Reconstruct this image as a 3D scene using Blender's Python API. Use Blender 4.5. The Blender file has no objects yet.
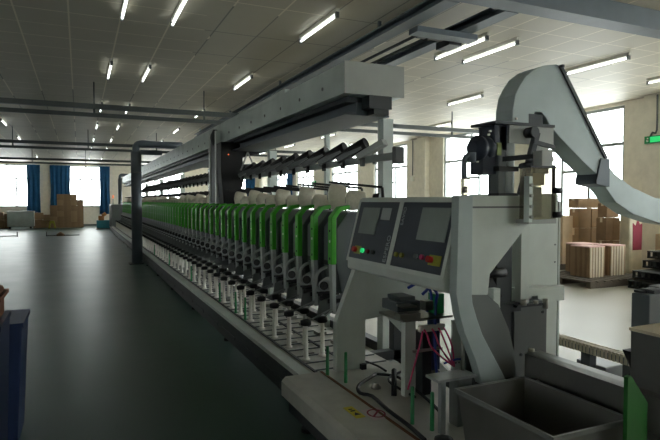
import bpy, bmesh, math, random
from mathutils import Vector, Matrix
random.seed(7)
SC = bpy.context.scene
COL = SC.collection
PI = math.pi

# ------------------------------------------------------------------ materials
def mat(name, col, rough=.5, metal=0.0, noise=.06, scale=6.0, bump=0.0, bscale=60.0, emit=None, estr=0.0, coat=0.0, dirt=0.0):
    m = bpy.data.materials.new(name); m.use_nodes = True
    nt = m.node_tree; b = nt.nodes['Principled BSDF']
    b.inputs['Roughness'].default_value = rough; b.inputs['Metallic'].default_value = metal
    if coat: b.inputs['Coat Weight'].default_value = coat
    tc = nt.nodes.new('ShaderNodeTexCoord')
    n = nt.nodes.new('ShaderNodeTexNoise'); n.inputs['Scale'].default_value = scale; n.inputs['Detail'].default_value = 4
    nt.links.new(tc.outputs['Object'], n.inputs['Vector'])
    r = nt.nodes.new('ShaderNodeValToRGB')
    k = noise + dirt
    r.color_ramp.elements[0].position = .3; r.color_ramp.elements[1].position = .7
    r.color_ramp.elements[0].color = tuple(max(0, c*(1-k)) for c in col)+(1,)
    r.color_ramp.elements[1].color = tuple(min(1, c*(1+noise)) for c in col)+(1,)
    nt.links.new(n.outputs['Fac'], r.inputs['Fac']); nt.links.new(r.outputs['Color'], b.inputs['Base Color'])
    if bump:
        n2 = nt.nodes.new('ShaderNodeTexNoise'); n2.inputs['Scale'].default_value = bscale
        nt.links.new(tc.outputs['Object'], n2.inputs['Vector'])
        bp = nt.nodes.new('ShaderNodeBump'); bp.inputs['Strength'].default_value = bump; bp.inputs['Distance'].default_value = .01
        nt.links.new(n2.outputs['Fac'], bp.inputs['Height']); nt.links.new(bp.outputs['Normal'], b.inputs['Normal'])
    if emit:
        b.inputs['Emission Color'].default_value = tuple(emit)+(1,); b.inputs['Emission Strength'].default_value = estr
    return m

M = {}
M['wall'] = mat('wall_paint', (.86, .82, .72), .8, bump=.1)
M['white_metal'] = mat('pale_painted_metal', (.60, .64, .60), .45)
M['platform'] = mat('platform_paint', (.52, .51, .46), .4, dirt=.1)
M['frame_grey'] = mat('frame_grey', (.30, .33, .33), .4)
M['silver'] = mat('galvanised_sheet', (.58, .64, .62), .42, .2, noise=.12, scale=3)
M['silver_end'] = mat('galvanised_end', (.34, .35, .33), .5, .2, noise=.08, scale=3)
M['duct'] = mat('duct_paint', (.44, .51, .52), .4, .15, noise=.08, scale=5)
M['stainless'] = mat('stainless_sheet', (.17, .17, .16), .42, .5, noise=.12, scale=4)
M['dark_steel'] = mat('dark_steel', (.05, .055, .06), .5, .3)
M['black'] = mat('black_plastic', (.012, .012, .013), .6)
M['unit'] = mat('unit_dark_grey', (.10, .115, .12), .42)
M['panel'] = mat('panel_slate', (.055, .065, .085), .35)
M['green'] = mat('green_cover', (.07, .50, .03), .32, coat=.2)
M['green_dark'] = mat('dark_green_panel', (.015, .13, .02), .4)
M['grey_bar'] = mat('grey_cover', (.42, .45, .45), .4)
M['midgrey'] = mat('mid_grey', (.14, .15, .155), .4)
M['yarn'] = mat('yarn_cream', (.78, .73, .60), .9, noise=.06, scale=40, bump=.3, bscale=200)
M['white'] = mat('white_plastic', (.85, .83, .76), .5)
M['green_tube'] = mat('green_tube', (.01, .25, .07), .4)
M['pipe'] = mat('blue_grey_pipe', (.10, .12, .14), .4, .2)
M['motor'] = mat('motor_navy', (.035, .045, .07), .45)
M['ibeam'] = mat('blue_grey_steel', (.13, .155, .18), .5, .1)
M['band_grey'] = mat('blue_grey_sheet', (.42, .48, .48), .45)
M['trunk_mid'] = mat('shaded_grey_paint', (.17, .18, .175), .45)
M['trunk'] = mat('trunking', (.07, .08, .078), .5, .2)
M['curtain'] = mat('curtain_blue', (.015, .11, .27), .85, noise=.12, scale=3)
M['carton'] = mat('carton', (.36, .24, .14), .85, noise=.1, scale=4)
M['carton2'] = mat('carton_dark', (.28, .18, .105), .85, noise=.14, scale=4)
M['carton3'] = mat('carton_pale', (.62, .46, .30), .85, noise=.1, scale=4)
M['tape'] = mat('tape_cream', (.72, .62, .46), .6)
M['pink'] = mat('pink_lid', (.72, .45, .42), .7)
M['wrap'] = mat('wrap_cream', (.66, .60, .45), .5, noise=.12)
M['maroon'] = mat('maroon', (.28, .03, .06), .7)
M['wood'] = mat('pallet_wood', (.10, .08, .06), .85, noise=.2, scale=12)
M['rack'] = mat('dark_tray', (.015, .018, .018), .5)
M['blue_bin'] = mat('blue_bin', (.006, .015, .06), .5)
M['blue_bin2'] = mat('blue_bin_pale', (.02, .04, .12), .5)
M['brown'] = mat('brown_carton', (.18, .075, .035), .8)
M['red'] = mat('red_plastic', (.55, .02, .02), .35)
M['yellow'] = mat('yellow_plastic', (.34, .33, .04), .4)
M['blue'] = mat('blue_cable', (.02, .05, .3), .4)
M['magenta'] = mat('pink_hose', (.65, .04, .16), .4)
M['teal'] = mat('teal_machine', (.03, .20, .26), .5)
M['orange'] = mat('orange_part', (.5, .2, .05), .5)
M['led_green'] = mat('lit_green_button', (.02, .5, .12), .3, emit=(.05, 1, .3), estr=.5)
M['led_red'] = mat('lit_red_lamp', (.6, .05, .02), .3, emit=(1, .2, .05), estr=1.5)
M['sticker_yellow'] = mat('sticker_yellow', (.62, .52, .02), .5)
M['sticker_white'] = mat('sticker_white', (.6, .5, .5), .5)
M['print_dark'] = mat('print_dark', (.10, .02, .03), .6)
M['tube'] = mat('fluorescent_tube', (.9, .9, .9), .3, emit=(.94, 1.0, .95), estr=3.2)
M['brass'] = mat('fitting_metal', (.35, .34, .30), .3, .8)
M['letter'] = mat('letter_grey', (.34, .37, .40), .5)
M['belt'] = mat('ribbed_belt', (.50, .44, .34), .7)
M['bark'] = mat('olive_patch', (.22, .28, .08), .5)

def glass_mat(name, tint, refl=.08):
    m = bpy.data.materials.new(name); m.use_nodes = True; nt = m.node_tree
    for n in list(nt.nodes): nt.nodes.remove(n)
    o = nt.nodes.new('ShaderNodeOutputMaterial'); mx = nt.nodes.new('ShaderNodeMixShader')
    t = nt.nodes.new('ShaderNodeBsdfTransparent'); t.inputs[0].default_value = tint+(1,)
    g = nt.nodes.new('ShaderNodeBsdfGlossy'); g.inputs['Roughness'].default_value = .05
    mx.inputs[0].default_value = refl
    nt.links.new(t.outputs[0], mx.inputs[1]); nt.links.new(g.outputs[0], mx.inputs[2]); nt.links.new(mx.outputs[0], o.inputs[0])
    return m
M['glass'] = glass_mat('window_glass', (.97, .99, .98), .05)
M['clear'] = glass_mat('clear_plastic', (.60, .58, .50), .15)
M['screen'] = mat('lcd_screen', (.34, .38, .36), .15, coat=.5)

def floor_mat():
    m = bpy.data.materials.new('epoxy_floor'); m.use_nodes = True; nt = m.node_tree; b = nt.nodes['Principled BSDF']
    tc = nt.nodes.new('ShaderNodeTexCoord')
    n = nt.nodes.new('ShaderNodeTexNoise'); n.inputs['Scale'].default_value = .8; n.inputs['Detail'].default_value = 6
    nt.links.new(tc.outputs['Object'], n.inputs['Vector'])
    r = nt.nodes.new('ShaderNodeValToRGB'); r.color_ramp.elements[0].position = .3; r.color_ramp.elements[1].position = .75
    r.color_ramp.elements[0].color = (.040, .082, .070, 1); r.color_ramp.elements[1].color = (.066, .118, .100, 1)
    nt.links.new(n.outputs['Fac'], r.inputs['Fac'])
    q = nt.nodes.new('ShaderNodeValToRGB'); q.color_ramp.elements[0].position = .3; q.color_ramp.elements[1].position = .75      # paler beyond the machine, window light put into the colour
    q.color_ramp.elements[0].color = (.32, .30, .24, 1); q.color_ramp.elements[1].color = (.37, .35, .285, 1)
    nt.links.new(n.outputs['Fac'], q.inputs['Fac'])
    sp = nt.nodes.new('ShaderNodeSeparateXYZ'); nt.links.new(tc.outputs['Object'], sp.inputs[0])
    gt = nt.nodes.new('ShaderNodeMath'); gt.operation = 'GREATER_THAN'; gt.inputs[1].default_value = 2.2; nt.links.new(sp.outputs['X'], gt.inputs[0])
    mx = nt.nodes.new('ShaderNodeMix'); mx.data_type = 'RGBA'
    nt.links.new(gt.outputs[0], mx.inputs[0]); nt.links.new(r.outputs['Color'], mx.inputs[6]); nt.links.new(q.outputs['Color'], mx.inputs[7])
    nt.links.new(mx.outputs[2], b.inputs['Base Color'])
    r2 = nt.nodes.new('ShaderNodeMapRange'); r2.inputs[3].default_value = .30; r2.inputs[4].default_value = .42
    n3 = nt.nodes.new('ShaderNodeTexNoise'); n3.inputs['Scale'].default_value = 1.6; n3.inputs['Detail'].default_value = 5
    nt.links.new(tc.outputs['Object'], n3.inputs['Vector'])
    nt.links.new(n3.outputs['Fac'], r2.inputs[0]); nt.links.new(r2.outputs[0], b.inputs['Roughness'])
    n2 = nt.nodes.new('ShaderNodeTexNoise'); n2.inputs['Scale'].default_value = 1.2; n2.inputs['Detail'].default_value = 0
    nt.links.new(tc.outputs['Object'], n2.inputs['Vector'])
    bp = nt.nodes.new('ShaderNodeBump'); bp.inputs['Strength'].default_value = .07; bp.inputs['Distance'].default_value = .01; b.inputs['Specular IOR Level'].default_value = .28
    nt.links.new(n2.outputs['Fac'], bp.inputs['Height'])
    nt.links.new(bp.outputs['Normal'], b.inputs['Normal'])
    return m
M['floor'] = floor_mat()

def ceiling_mat():
    m = bpy.data.materials.new('ceiling_tiles'); m.use_nodes = True; nt = m.node_tree; b = nt.nodes['Principled BSDF']
    N = nt.nodes.new; L = nt.links.new
    tc = N('ShaderNodeTexCoord'); sep = N('ShaderNodeSeparateXYZ'); L(tc.outputs['Object'], sep.inputs[0])
    def math_(op, a, bb=None, c=None):
        n = N('ShaderNodeMath'); n.operation = op
        for i, v in enumerate((a, bb, c)):
            if v is None: continue
            if isinstance(v, (int, float)): n.inputs[i].default_value = v
            else: L(v, n.inputs[i])
        return n.outputs[0]
    def line(sock, off, pitch, w):
        v = math_('ADD', sock, off+100*pitch); v = math_('DIVIDE', v, pitch); v = math_('FRACT', v)
        v = math_('SUBTRACT', v, .5); v = math_('ABSOLUTE', v)
        return math_('GREATER_THAN', v, .5-w/pitch/2)
    lx = line(sep.outputs['X'], -.53, .62, .022); ly = line(sep.outputs['Y'], -.40, 1.24, .022); lyf = line(sep.outputs['Y'], .22, .62, .016)
    nz = N('ShaderNodeTexNoise'); nz.inputs['Scale'].default_value = .35; L(tc.outputs['Object'], nz.inputs['Vector'])
    gate = math_('GREATER_THAN', nz.outputs['Fac'], .47)
    l = math_('MAXIMUM', lx, ly); l = math_('MAXIMUM', l, math_('MULTIPLY', lyf, gate))
    tn = N('ShaderNodeTexNoise'); tn.inputs['Scale'].default_value = 1.1; tn.inputs['Detail'].default_value = 3; L(tc.outputs['Object'], tn.inputs['Vector'])
    r = N('ShaderNodeValToRGB'); r.color_ramp.elements[0].color = (.40, .37, .29, 1); r.color_ramp.elements[1].color = (.50, .46, .37, 1)
    L(tn.outputs['Fac'], r.inputs['Fac'])
    r2 = N('ShaderNodeMix'); r2.data_type = 'RGBA'; L(gate, r2.inputs[0]); r2.inputs[6].default_value = (.20, .19, .17, 1); r2.inputs[7].default_value = (.72, .66, .52, 1)
    mx = N('ShaderNodeMix'); mx.data_type = 'RGBA'; L(l, mx.inputs[0]); L(r.outputs['Color'], mx.inputs[6]); L(r2.outputs[2], mx.inputs[7])
    L(mx.outputs[2], b.inputs['Base Color'])
    b.inputs['Roughness'].default_value = .55
    return m
M['ceiling'] = ceiling_mat()

# ------------------------------------------------------------------ mesh builder
class MB:
    def __init__(s): s.bm = bmesh.new(); s.i = 0
    def _hex(s, c):
        v = [s.bm.verts.new(p) for p in c]
        for f in ((0, 1, 2, 3), (7, 6, 5, 4), (0, 4, 5, 1), (1, 5, 6, 2), (2, 6, 7, 3), (3, 7, 4, 0)):
            s.bm.faces.new([v[k] for k in f]).material_index = s.i
        return s
    def box(s, x0, x1, y0, y1, z0, z1):
        return s._hex([(x0, y0, z0), (x0, y1, z0), (x1, y1, z0), (x1, y0, z0), (x0, y0, z1), (x0, y1, z1), (x1, y1, z1), (x1, y0, z1)])
    def bar(s, p, q, w, h=None, up=(0, 0, 1)):
        h = h or w; p = Vector(p); q = Vector(q); d = (q-p).normalized(); u = Vector(up)
        if abs(d.dot(u)) > .98: u = Vector((1, 0, 0))
        a = d.cross(u).normalized()*w/2; b = a.cross(d).normalized()*h/2
        return s._hex([p-a-b, p+a-b, p+a+b, p-a+b, q-a-b, q+a-b, q+a+b, q-a+b])
    def prism(s, prof, axis, a0, a1):
        def P(u, v, a): return (a, u, v) if axis == 'x' else (u, a, v) if axis == 'y' else (u, v, a)
        A = [s.bm.verts.new(P(u, v, a0)) for u, v in prof]; B = [s.bm.verts.new(P(u, v, a1)) for u, v in prof]
        s.bm.faces.new(A).material_index = s.i; s.bm.faces.new(B[::-1]).material_index = s.i
        n = len(prof)
        for k in range(n): s.bm.faces.new([A[k], B[k], B[(k+1) % n], A[(k+1) % n]]).material_index = s.i
        return s
    def cyl(s, p, q, r0, r1=None, n=14):
        r1 = r0 if r1 is None else r1; p = Vector(p); q = Vector(q); d = (q-p).normalized()
        u = Vector((0, 0, 1)) if abs(d.z) < .9 else Vector((1, 0, 0)); a = d.cross(u).normalized(); b = d.cross(a)
        R = [[s.bm.verts.new(c+(a*math.cos(t)+b*math.sin(t))*r) for t in [2*PI*k/n for k in range(n)]] for c, r in ((p, r0), (q, r1))]
        s.bm.faces.new(R[0]).material_index = s.i; s.bm.faces.new(R[1][::-1]).material_index = s.i
        for k in range(n):
            f = s.bm.faces.new([R[0][k], R[1][k], R[1][(k+1) % n], R[0][(k+1) % n]]); f.material_index = s.i; f.smooth = True
        return s
    def lathe(s, base, d, prof, n=20):
        base = Vector(base); d = Vector(d).normalized(); u = Vector((0, 0, 1)) if abs(d.z) < .9 else Vector((1, 0, 0)); a = d.cross(u).normalized(); b = d.cross(a)
        R = [[s.bm.verts.new(base+d*h+(a*math.cos(t)+b*math.sin(t))*max(r, 1e-4)) for t in [2*PI*k/n for k in range(n)]] for h, r in prof]
        s.bm.faces.new(R[0]).material_index = s.i; s.bm.faces.new(R[-1][::-1]).material_index = s.i
        for j in range(len(R)-1):
            for k in range(n):
                f = s.bm.faces.new([R[j][k], R[j+1][k], R[j+1][(k+1) % n], R[j][(k+1) % n]]); f.material_index = s.i; f.smooth = True
        return s
    def tube(s, pts, r, n=8, smooth=3):
        pts = [Vector(p) for p in pts]
        if smooth and len(pts) > 2:                          # Catmull-Rom
            out = []
            for k in range(len(pts)-1):
                p0 = pts[max(k-1, 0)]; p1 = pts[k]; p2 = pts[k+1]; p3 = pts[min(k+2, len(pts)-1)]
                for j in range(smooth):
                    t = j/smooth
                    out.append(.5*((2*p1)+(p2-p0)*t+(2*p0-5*p1+4*p2-p3)*t*t+(3*p1-p0-3*p2+p3)*t**3))
            out.append(pts[-1]); pts = out
        R = []; prev = None
        for k, p in enumerate(pts):
            d = (pts[min(k+1, len(pts)-1)]-pts[max(k-1, 0)]).normalized()
            u = prev if prev is not None else (Vector((0, 0, 1)) if abs(d.z) < .9 else Vector((1, 0, 0)))
            a = (u-d*u.dot(d)).normalized(); b = d.cross(a); prev = a
            R.append([s.bm.verts.new(p+(a*math.cos(t)+b*math.sin(t))*r) for t in [2*PI*q/n for q in range(n)]])
        s.bm.faces.new(R[0]); s.bm.faces.new(R[-1][::-1])
        for j in range(len(R)-1):
            for k in range(n):
                f = s.bm.faces.new([R[j][k], R[j+1][k], R[j+1][(k+1) % n], R[j][(k+1) % n]]); f.material_index = s.i; f.smooth = True
        return s
    def m(s, i): s.i = i; return s
    def build(s, name, mats, parent=None, bevel=0):
        bmesh.ops.recalc_face_normals(s.bm, faces=s.bm.faces)
        me = bpy.data.meshes.new(name); s.bm.to_mesh(me); s.bm.free()
        for x in (mats if isinstance(mats, (list, tuple)) else [mats]): me.materials.append(M[x])
        o = bpy.data.objects.new(name, me); COL.objects.link(o)
        if parent: o.parent = parent
        if bevel:
            bv = o.modifiers.new('bevel', 'BEVEL'); bv.width = bevel; bv.segments = 2; bv.limit_method = 'ANGLE'
        return o

def tag(o, label, cat, group=None, kind=None):
    o['label'] = label; o['category'] = cat
    if group: o['group'] = group
    if kind: o['kind'] = kind
    return o
def thing(name, label, cat, loc=(0, 0, 0), group=None, rz=0):
    o = bpy.data.objects.new(name, None); COL.objects.link(o); o.empty_display_size = .1
    o.location = loc; o.rotation_euler = (0, 0, rz)
    return tag(o, label, cat, group)
def struct(o): o['kind'] = 'structure'; return o
def dup(root, loc, label=None, group=None, rz=None, scale=None):
    r = root.copy(); COL.objects.link(r); r.location = loc
    if rz is not None: r.rotation_euler = (0, 0, rz)
    if scale: r.scale = scale
    if label: r['label'] = label
    if group: r['group'] = group
    for ch in list(root.children):
        c = ch.copy(); COL.objects.link(c); c.parent = r
        for g in ch.children:
            d = g.copy(); COL.objects.link(d); d.parent = c
    return r
ORD = ['first', 'second', 'third', 'fourth', 'fifth', 'sixth', 'seventh', 'eighth', 'ninth', 'tenth', 'eleventh', 'twelfth', 'thirteenth', 'fourteenth', 'fifteenth', 'sixteenth']

# ------------------------------------------------------------------ room shell
H = 4.0; XL, XR, YB, YF = -12.0, 12.0, -7.0, 39.0
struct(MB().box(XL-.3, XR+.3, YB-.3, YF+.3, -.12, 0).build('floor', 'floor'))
struct(MB().box(XL-.3, XR+.3, YB-.3, YF+.3, H, H+.15).build('ceiling', 'ceiling'))
RW = [(-3.6, -.7), (.4, 3.2), (4.4, 7.3), (9.2, 12.1), (13.5, 16.45), (18.9, 21.6), (23.2, 26.2), (28.6, 31.2), (32.3, 35.0)]  # nearest openings lie out of view, added to light the machine head
BW = [(-5.6, -2.45), (-.75, 1.55), (3.6, 6.65), (8.3, 11.1)]
SILL_R, SILL_B, TOP = 1.05, 1.23, 3.92
def wall_with_windows(name, axis, c0, c1, lo, hi, wins, sill, top):
    m = MB()
    def bx(a0, a1, z0, z1):
        m.box(c0, c1, a0, a1, z0, z1) if axis == 'y' else m.box(a0, a1, c0, c1, z0, z1)
    bx(lo, hi, 0, sill); bx(lo, hi, top, H)
    e = [lo]+[v for w in wins for v in w]+[hi]
    for k in range(0, len(e), 2): bx(e[k], e[k+1], sill, top)
    return struct(m.build(name, 'wall'))
wall_with_windows('wall_right', 'y', XR, XR+.3, YB-.3, YF+.3, RW, SILL_R, TOP)
wall_with_windows('wall_far', 'x', YF, YF+.3, XL, XR, BW, SILL_B, TOP-.05)
LW_ADDED = [(-3.0, -1.4), (2.2, 3.8)]  # unseen windows added to brighten the aisle-facing sides
wall_with_windows('wall_left', 'y', XL-.3, XL, YB-.3, YF+.3, LW_ADDED, SILL_R, TOP)
NW_ADDED = [(4.6, 6.4)]  # unseen window behind the camera, added to light the head's front faces
wall_with_windows('wall_near', 'x', YB-.3, YB, XL, XR, NW_ADDED, SILL_R, TOP)
for k, y in enumerate((8.0, 17.3)):
    struct(MB().box(XR-.22, XR, y, y+.55, 0, H).build('trim_%d' % (k+1), 'wall'))
struct(MB().box(XR-.02, XR, YB, YF, 0, .1).build('baseboard_right', 'midgrey'))
struct(MB().box(XL, XR, YF-.02, YF, 0, .1).build('baseboard_far', 'midgrey'))
wn = 0
def window(axis, a0, a1, z0, z1, c):
    global wn; wn += 1
    f = MB(); g = MB(); w = .07; zt = 3.0
    def bx(m, p0, p1, q0, q1, t0, t1):
        m.box(c+t0, c+t1, p0, p1, q0, q1) if axis == 'y' else m.box(p0, p1, c+t0, c+t1, q0, q1)
    bx(f, a0, a1, z0, z0+w, .05, .13); bx(f, a0, a1, z1-w, z1, .05, .13)
    bx(f, a0, a0+w, z0+w, z1-w, .05, .13); bx(f, a1-w, a1, z0+w, z1-w, .05, .13)
    bx(f, a0+w, a1-w, zt-.04, zt+.04, .05, .13)
    bx(f, a0+(a1-a0)*.36+.035, a0+(a1-a0)*.66-.035, 2.35, 2.42, .05, .13)
    for t in (.36, .66):
        x = a0+(a1-a0)*t; bx(f, x-.035, x+.035, z0+w, zt-.04, .05, .13)
    x = a0+(a1-a0)*.5; bx(f, x-.035, x+.035, zt+.04, z1-w, .05, .13)
    bx(g, a0+w, a1-w, z0+w, z1-w, .085, .092)
    o = struct(f.build('window_%d' % wn, 'frame_grey')); g.build('glass_pane', 'glass', o); return o
for a, b in RW: window('y', a, b, SILL_R, TOP, XR)
for a, b in BW: window('x', a, b, SILL_B, TOP-.05, YF)
for a, b in LW_ADDED: window('y', a, b, SILL_R, TOP, XL-.2)
for a, b in NW_ADDED: window('x', a, b, SILL_R, TOP, YB-.2)

# curtains
def curtain(axis, a0, a1, z0, z1, c, amp, label):
    m = MB(); n = 46; prof = []
    for k in range(n+1):
        t = k/n; prof.append((a0+(a1-a0)*t, amp*math.sin(t*(a1-a0)/.13*PI)*(.7+.3*math.sin(k*1.7))))
    th = .012
    rows = []
    for z, spread in ((z1, 1.0), ((z0+z1)/2, .93), (z0, 1.04)):
        mid = (a0+a1)/2
        fr = [(mid+(a-mid)*spread, y) for a, y in prof]
        rows.append((z, fr))
    def V(a, y, z): return (c+y, a, z) if axis == 'y' else (a, c+y, z)
    G = [[(m.bm.verts.new(V(a, y-th/2, z)), m.bm.verts.new(V(a, y+th/2, z))) for a, y in fr] for z, fr in rows]
    for j in range(2):
        for k in range(n):
            for s_ in (0, 1):
                f = m.bm.faces.new([G[j][k][s_], G[j][k+1][s_], G[j+1][k+1][s_], G[j+1][k][s_]]); f.smooth = True
    for k in range(n):
        for j in (0, 2): m.bm.faces.new([G[j][k][0], G[j][k+1][0], G[j][k+1][1], G[j][k][1]])
    for j in range(2):
        for k in (0, n): m.bm.faces.new([G[j][k][0], G[j][k][1], G[j+1][k][1], G[j+1][k][0]])
    r = m.build('curtain', 'curtain'); return tag(r, label, 'curtain', 'blue window curtains')
curtain('x', -2.95, -2.2, .55, 3.86, YF-.15, .06, 'narrow blue curtain at the right side of the leftmost far window')
curtain('x', -1.66, -.48, .85, 3.86, YF-.15, .06, 'wide blue curtain behind the tall brown carton pile')
curtain('x', 1.22, 1.85, .75, 3.86, YF-.15, .06, 'narrow blue curtain just left of the far end of the winding machine')
curtain('x', 10.95, 11.7, .75, 3.86, YF-.15, .06, 'blue curtain in the far right corner of the hall')
curtain('y', 34.7, 35.4, .75, 3.86, XR-.15, .06, 'blue curtain on the far side of the farthest right wall window')
curtain('y', 31.6, 32.5, .75, 3.86, XR-.15, .06, 'blue curtain on the near side of the farthest right wall window')

# exit sign + conduit on right wall pilaster
t = thing('exit_sign', 'green exit sign on the right wall pilaster, fed by a thin grey conduit', 'exit sign', (XR-.25, 8.25, 2.98))
MB().box(-.03, .03, -.3, .22, -.08, .08).build('sign_box', 'green_tube', t)
g = MB().box(-.036, -.031, -.28, .08, -.06, .06).build('lit_panel', 'led_green', t)
MB().cyl((-.036, .14, -.045), (-.036, .14, .0), .022, n=8).cyl((-.036, .14, .02), (-.036, .14, .045), .014, n=8).build('running_figure', 'white', t)
MB().tube([(0, .1, .08), (0, .05, .16), (0, -.05, .2), (0, -.05, .99)], .02).build('conduit', 'midgrey', t)
t = thing('exit_sign', 'small green hanging exit sign between the right wall windows, far along the hall', 'exit sign', (XR-.1, 28.3, 2.55))
MB().box(-.04, .04, -.25, .25, -.16, .16).build('sign_box', 'green_tube', t)
MB().cyl((0, 0, .16), (0, 0, 1.45), .015).build('hanger', 'midgrey', t)
t = thing('wall_conduit', 'thin grey conduit ending in a small switch box beside a white pilaster', 'conduit', (XR-.02, 18.4, 2.6))
MB().cyl((-.02, 0, 0), (-.02, 0, 1.38), .02).build('pipe', 'midgrey', t)
MB().box(-.07, .015, -.09, .09, -.22, 0).build('switch_box', 'white', t)

# ceiling lamps
def make_lamp(x, y, label, g):
    t = thing('fluorescent_lamp', label, 'ceiling light', (x, y, H), g)
    MB().box(-.018, .018, -.64, .64, -.05, 0).build('lamp_housing', 'white', t)
    MB().cyl((0, -.6, -.085), (0, .6, -.085), .015, n=12).build('tube', 'tube', t)
    for a, b in ((-.64, -.6), (.6, .64)): MB().box(-.022, .022, a, b, -.115, -.045).build('lamp_socket', 'midgrey', t)
    return t
LROW = ['nearest', 'second', 'third', 'fourth', 'fifth', 'sixth', 'seventh', 'eighth']
YS = [6.9, 10.65, 14.9, 18.6, 22.6, 26.4, 32.6]
cols = {.53: ('left column of the paired lamps above the aisle', YS), 1.15: ('right column of the paired lamps above the aisle', YS),
        2.96: ('column above the aisle edge of the silver beam', [6.9, 10.65, 14.9, 18.8, 22.6]), -2.0: ('far left column over the empty floor', [18.9, 23.4, 32.6]),
        5.32: ('column just right of the overhead steel beams', [6.9, 14.4, 21.9]), 5.88: ('second column right of the overhead steel beams', [6.9, 10.65]),
        8.13: ('column above the carton area', [3.1, 6.8, 10.35, 18.0, 22.0, 25.6]), 10.2: ('column nearest the right wall', [3.0, 6.7, 14.2, 19.8])}  # nearest lamp of these last two columns is unseen, added for light
lp = None
for x, (txt, ys) in cols.items():
    for k, y in enumerate(ys):
        lb = '%s lit fluorescent tube lamp in the %s' % (LROW[k], txt)
        if lp is None: lp = make_lamp(x, y, lb, 'ceiling tube lamps')
        else: dup(lp, (x, y, H), lb)

# pipe trunking across the hall
for k, (y, w) in enumerate(((12.1, 'nearest'), (20.2, 'second'), (28.2, 'farthest'))):
    t = thing('ceiling_trunking', '%s pair of grey pipes hung across the hall under the ceiling' % w, 'ceiling pipe', (0, y, 3.34), 'cross hall pipe pairs')
    MB().box(XL, XR-.01, -.05, .05, .11, .21).build('upper_pipe', 'trunk', t)
    MB().box(XL, XR-.01, -.03, .03, -.05, .03).build('lower_pipe', 'trunk', t)
    x = -8.5
    while x < XR:
        MB().box(x-.02, x+.02, -.02, .02, .03, .11).build('spacer', 'trunk', t); MB().box(x-.012, x+.012, -.012, .012, .21, .65).build('hanger', 'trunk', t); x += 2.2

# steel I beams near ceiling
def ibeam(m, p, q, w, h):
    p = Vector(p); q = Vector(q); d = (q-p).normalized(); a = d.cross(Vector((0, 0, 1)))
    for dz, ww, hh in ((h/2-.01, w, .02), (-h/2+.01, w, .02), (0, .02, h-.04)):
        m.bar(p+Vector((0, 0, dz)), q+Vector((0, 0, dz)), ww, hh)
t = thing('ceiling_steel_frame', 'blue-grey steel beams under the ceiling over the machine head', 'steel beam', (4.1, 5, 3.75))
for x in (-.41, .42):
    m = MB(); ibeam(m, (x, -.08, .06), (x, 14, .06), .2, .12); m.build('long_beam', 'ibeam', t)
    for y in (1.5, 5.5, 9.5, 13.5): MB().box(x-.02, x+.02, y-.02, y+.02, .12, .25).build('beam_hanger', 'ibeam', t)
m = MB(); m.box(-15.9, 7.88, -.35, -.1, -.0, .24); m.build('cross_beam', 'ibeam', t)
MB().box(-.3, .62, .75, .95, -.07, -.0).build('cross_plate', 'ibeam', t)
MB().box(.36, .56, 1.0, 1.3, -.09, .0).box(-.1, .3, .96, 1.1, -.04, 0).build('bracket', 'dark_steel', t)
for x in (-.14, .04): MB().cyl((x, .85, -.03), (x, 14, -.03), .02).build('rod', 'dark_steel', t)

# ------------------------------------------------------------------ winding machine row
PITCH = .4; Y0 = 4.47; NU = 64; X0 = 2.0; ZP = .30; YEND = Y0+PITCH*NU
t = thing('machine_base', 'long low grey base rail with bobbin track under the row of winding units', 'machine base', (1.48, 3.75, 0))
L = YEND-3.75
MB().box(.02, .80, 0, L, .2, ZP-.006).build('deck', 'platform', t)
MB().box(0, .10, 0, L, ZP-.035, ZP+.0).build('edge_strip', 'white_metal', t)
MB().box(.13, .15, 0, L, ZP-.006, ZP+.004).box(.45, .47, 0, L, ZP-.006, ZP+.004).build('track_groove', 'dark_steel', t)
m = MB().box(-.005, .018, 0, L, .06, ZP-.036); y = .3
while y < L: m.box(-.012, -.005, y, y+.55, .13, .16); y += .8
m.build('side_skirt', 'dark_steel', t)
y = .45
while y < L:
    MB().cyl((.06, y, .02), (.06, y, .2), .02).cyl((.06, y, 0), (.06, y, .025), .05).build('foot', 'black', t); y += 2.0
MB().box(1.38, 1.48, 0, L, .0, .1).build('rear_channel', 'dark_steel', t)
m = MB(); y = .1
while y < L: m.box(.14, .78, y, y+.012, ZP-.006, ZP+.003); y += .2
m.build('cross_groove', 'unit', t)
m = MB().box(1.02, 1.12, 0, L, .62, .78); y = .4
while y < L: m.box(1.03, 1.11, y, y+.08, .2, .62).box(.75, 1.11, y, y+.08, .2, .28); y += 3.2
m.build('rear_beam', 'dark_steel', t)

def unit_label(k):
    if k == 0: return 'winding unit with green cover nearest the control screens'
    if k < 16: return '%s green-fronted winding unit from the control screens, counting along the row' % ORD[k]
    return 'narrow green-fronted winding unit in the far stretch of the long row'
u = thing('winding_unit', unit_label(0), 'winding unit', (X0, Y0, ZP), 'green-fronted winding units in the long row')
z = -ZP
MB().prism([(.10, .78+z), (.05, 1.0+z), (.05, 1.36+z), (.16, 1.50+z), (.56, 1.50+z), (.56, .78+z)], 'y', -.11, .17).build('housing', 'unit', u, .01)
g_ = MB().prism([(-.03, 1.05+z), (-.03, 1.46+z), (.05, 1.55+z), (.15, 1.565+z), (.15, 1.53+z), (.07, 1.515+z), (.018, 1.45+z), (.018, 1.05+z)], 'y', -.178, -.100).build('green_cover', 'green', u, .006)
MB().cyl((-.033, -.142, 1.25+z), (-.028, -.142, 1.25+z), .012, n=10).build('lamp_button', 'white', g_)
MB().cyl((-.033, -.142, 1.34+z), (-.028, -.142, 1.34+z), .011, n=8).cyl((-.033, -.142, 1.1+z), (-.028, -.142, 1.1+z), .011, n=8).build('screw', 'black', g_)
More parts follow.
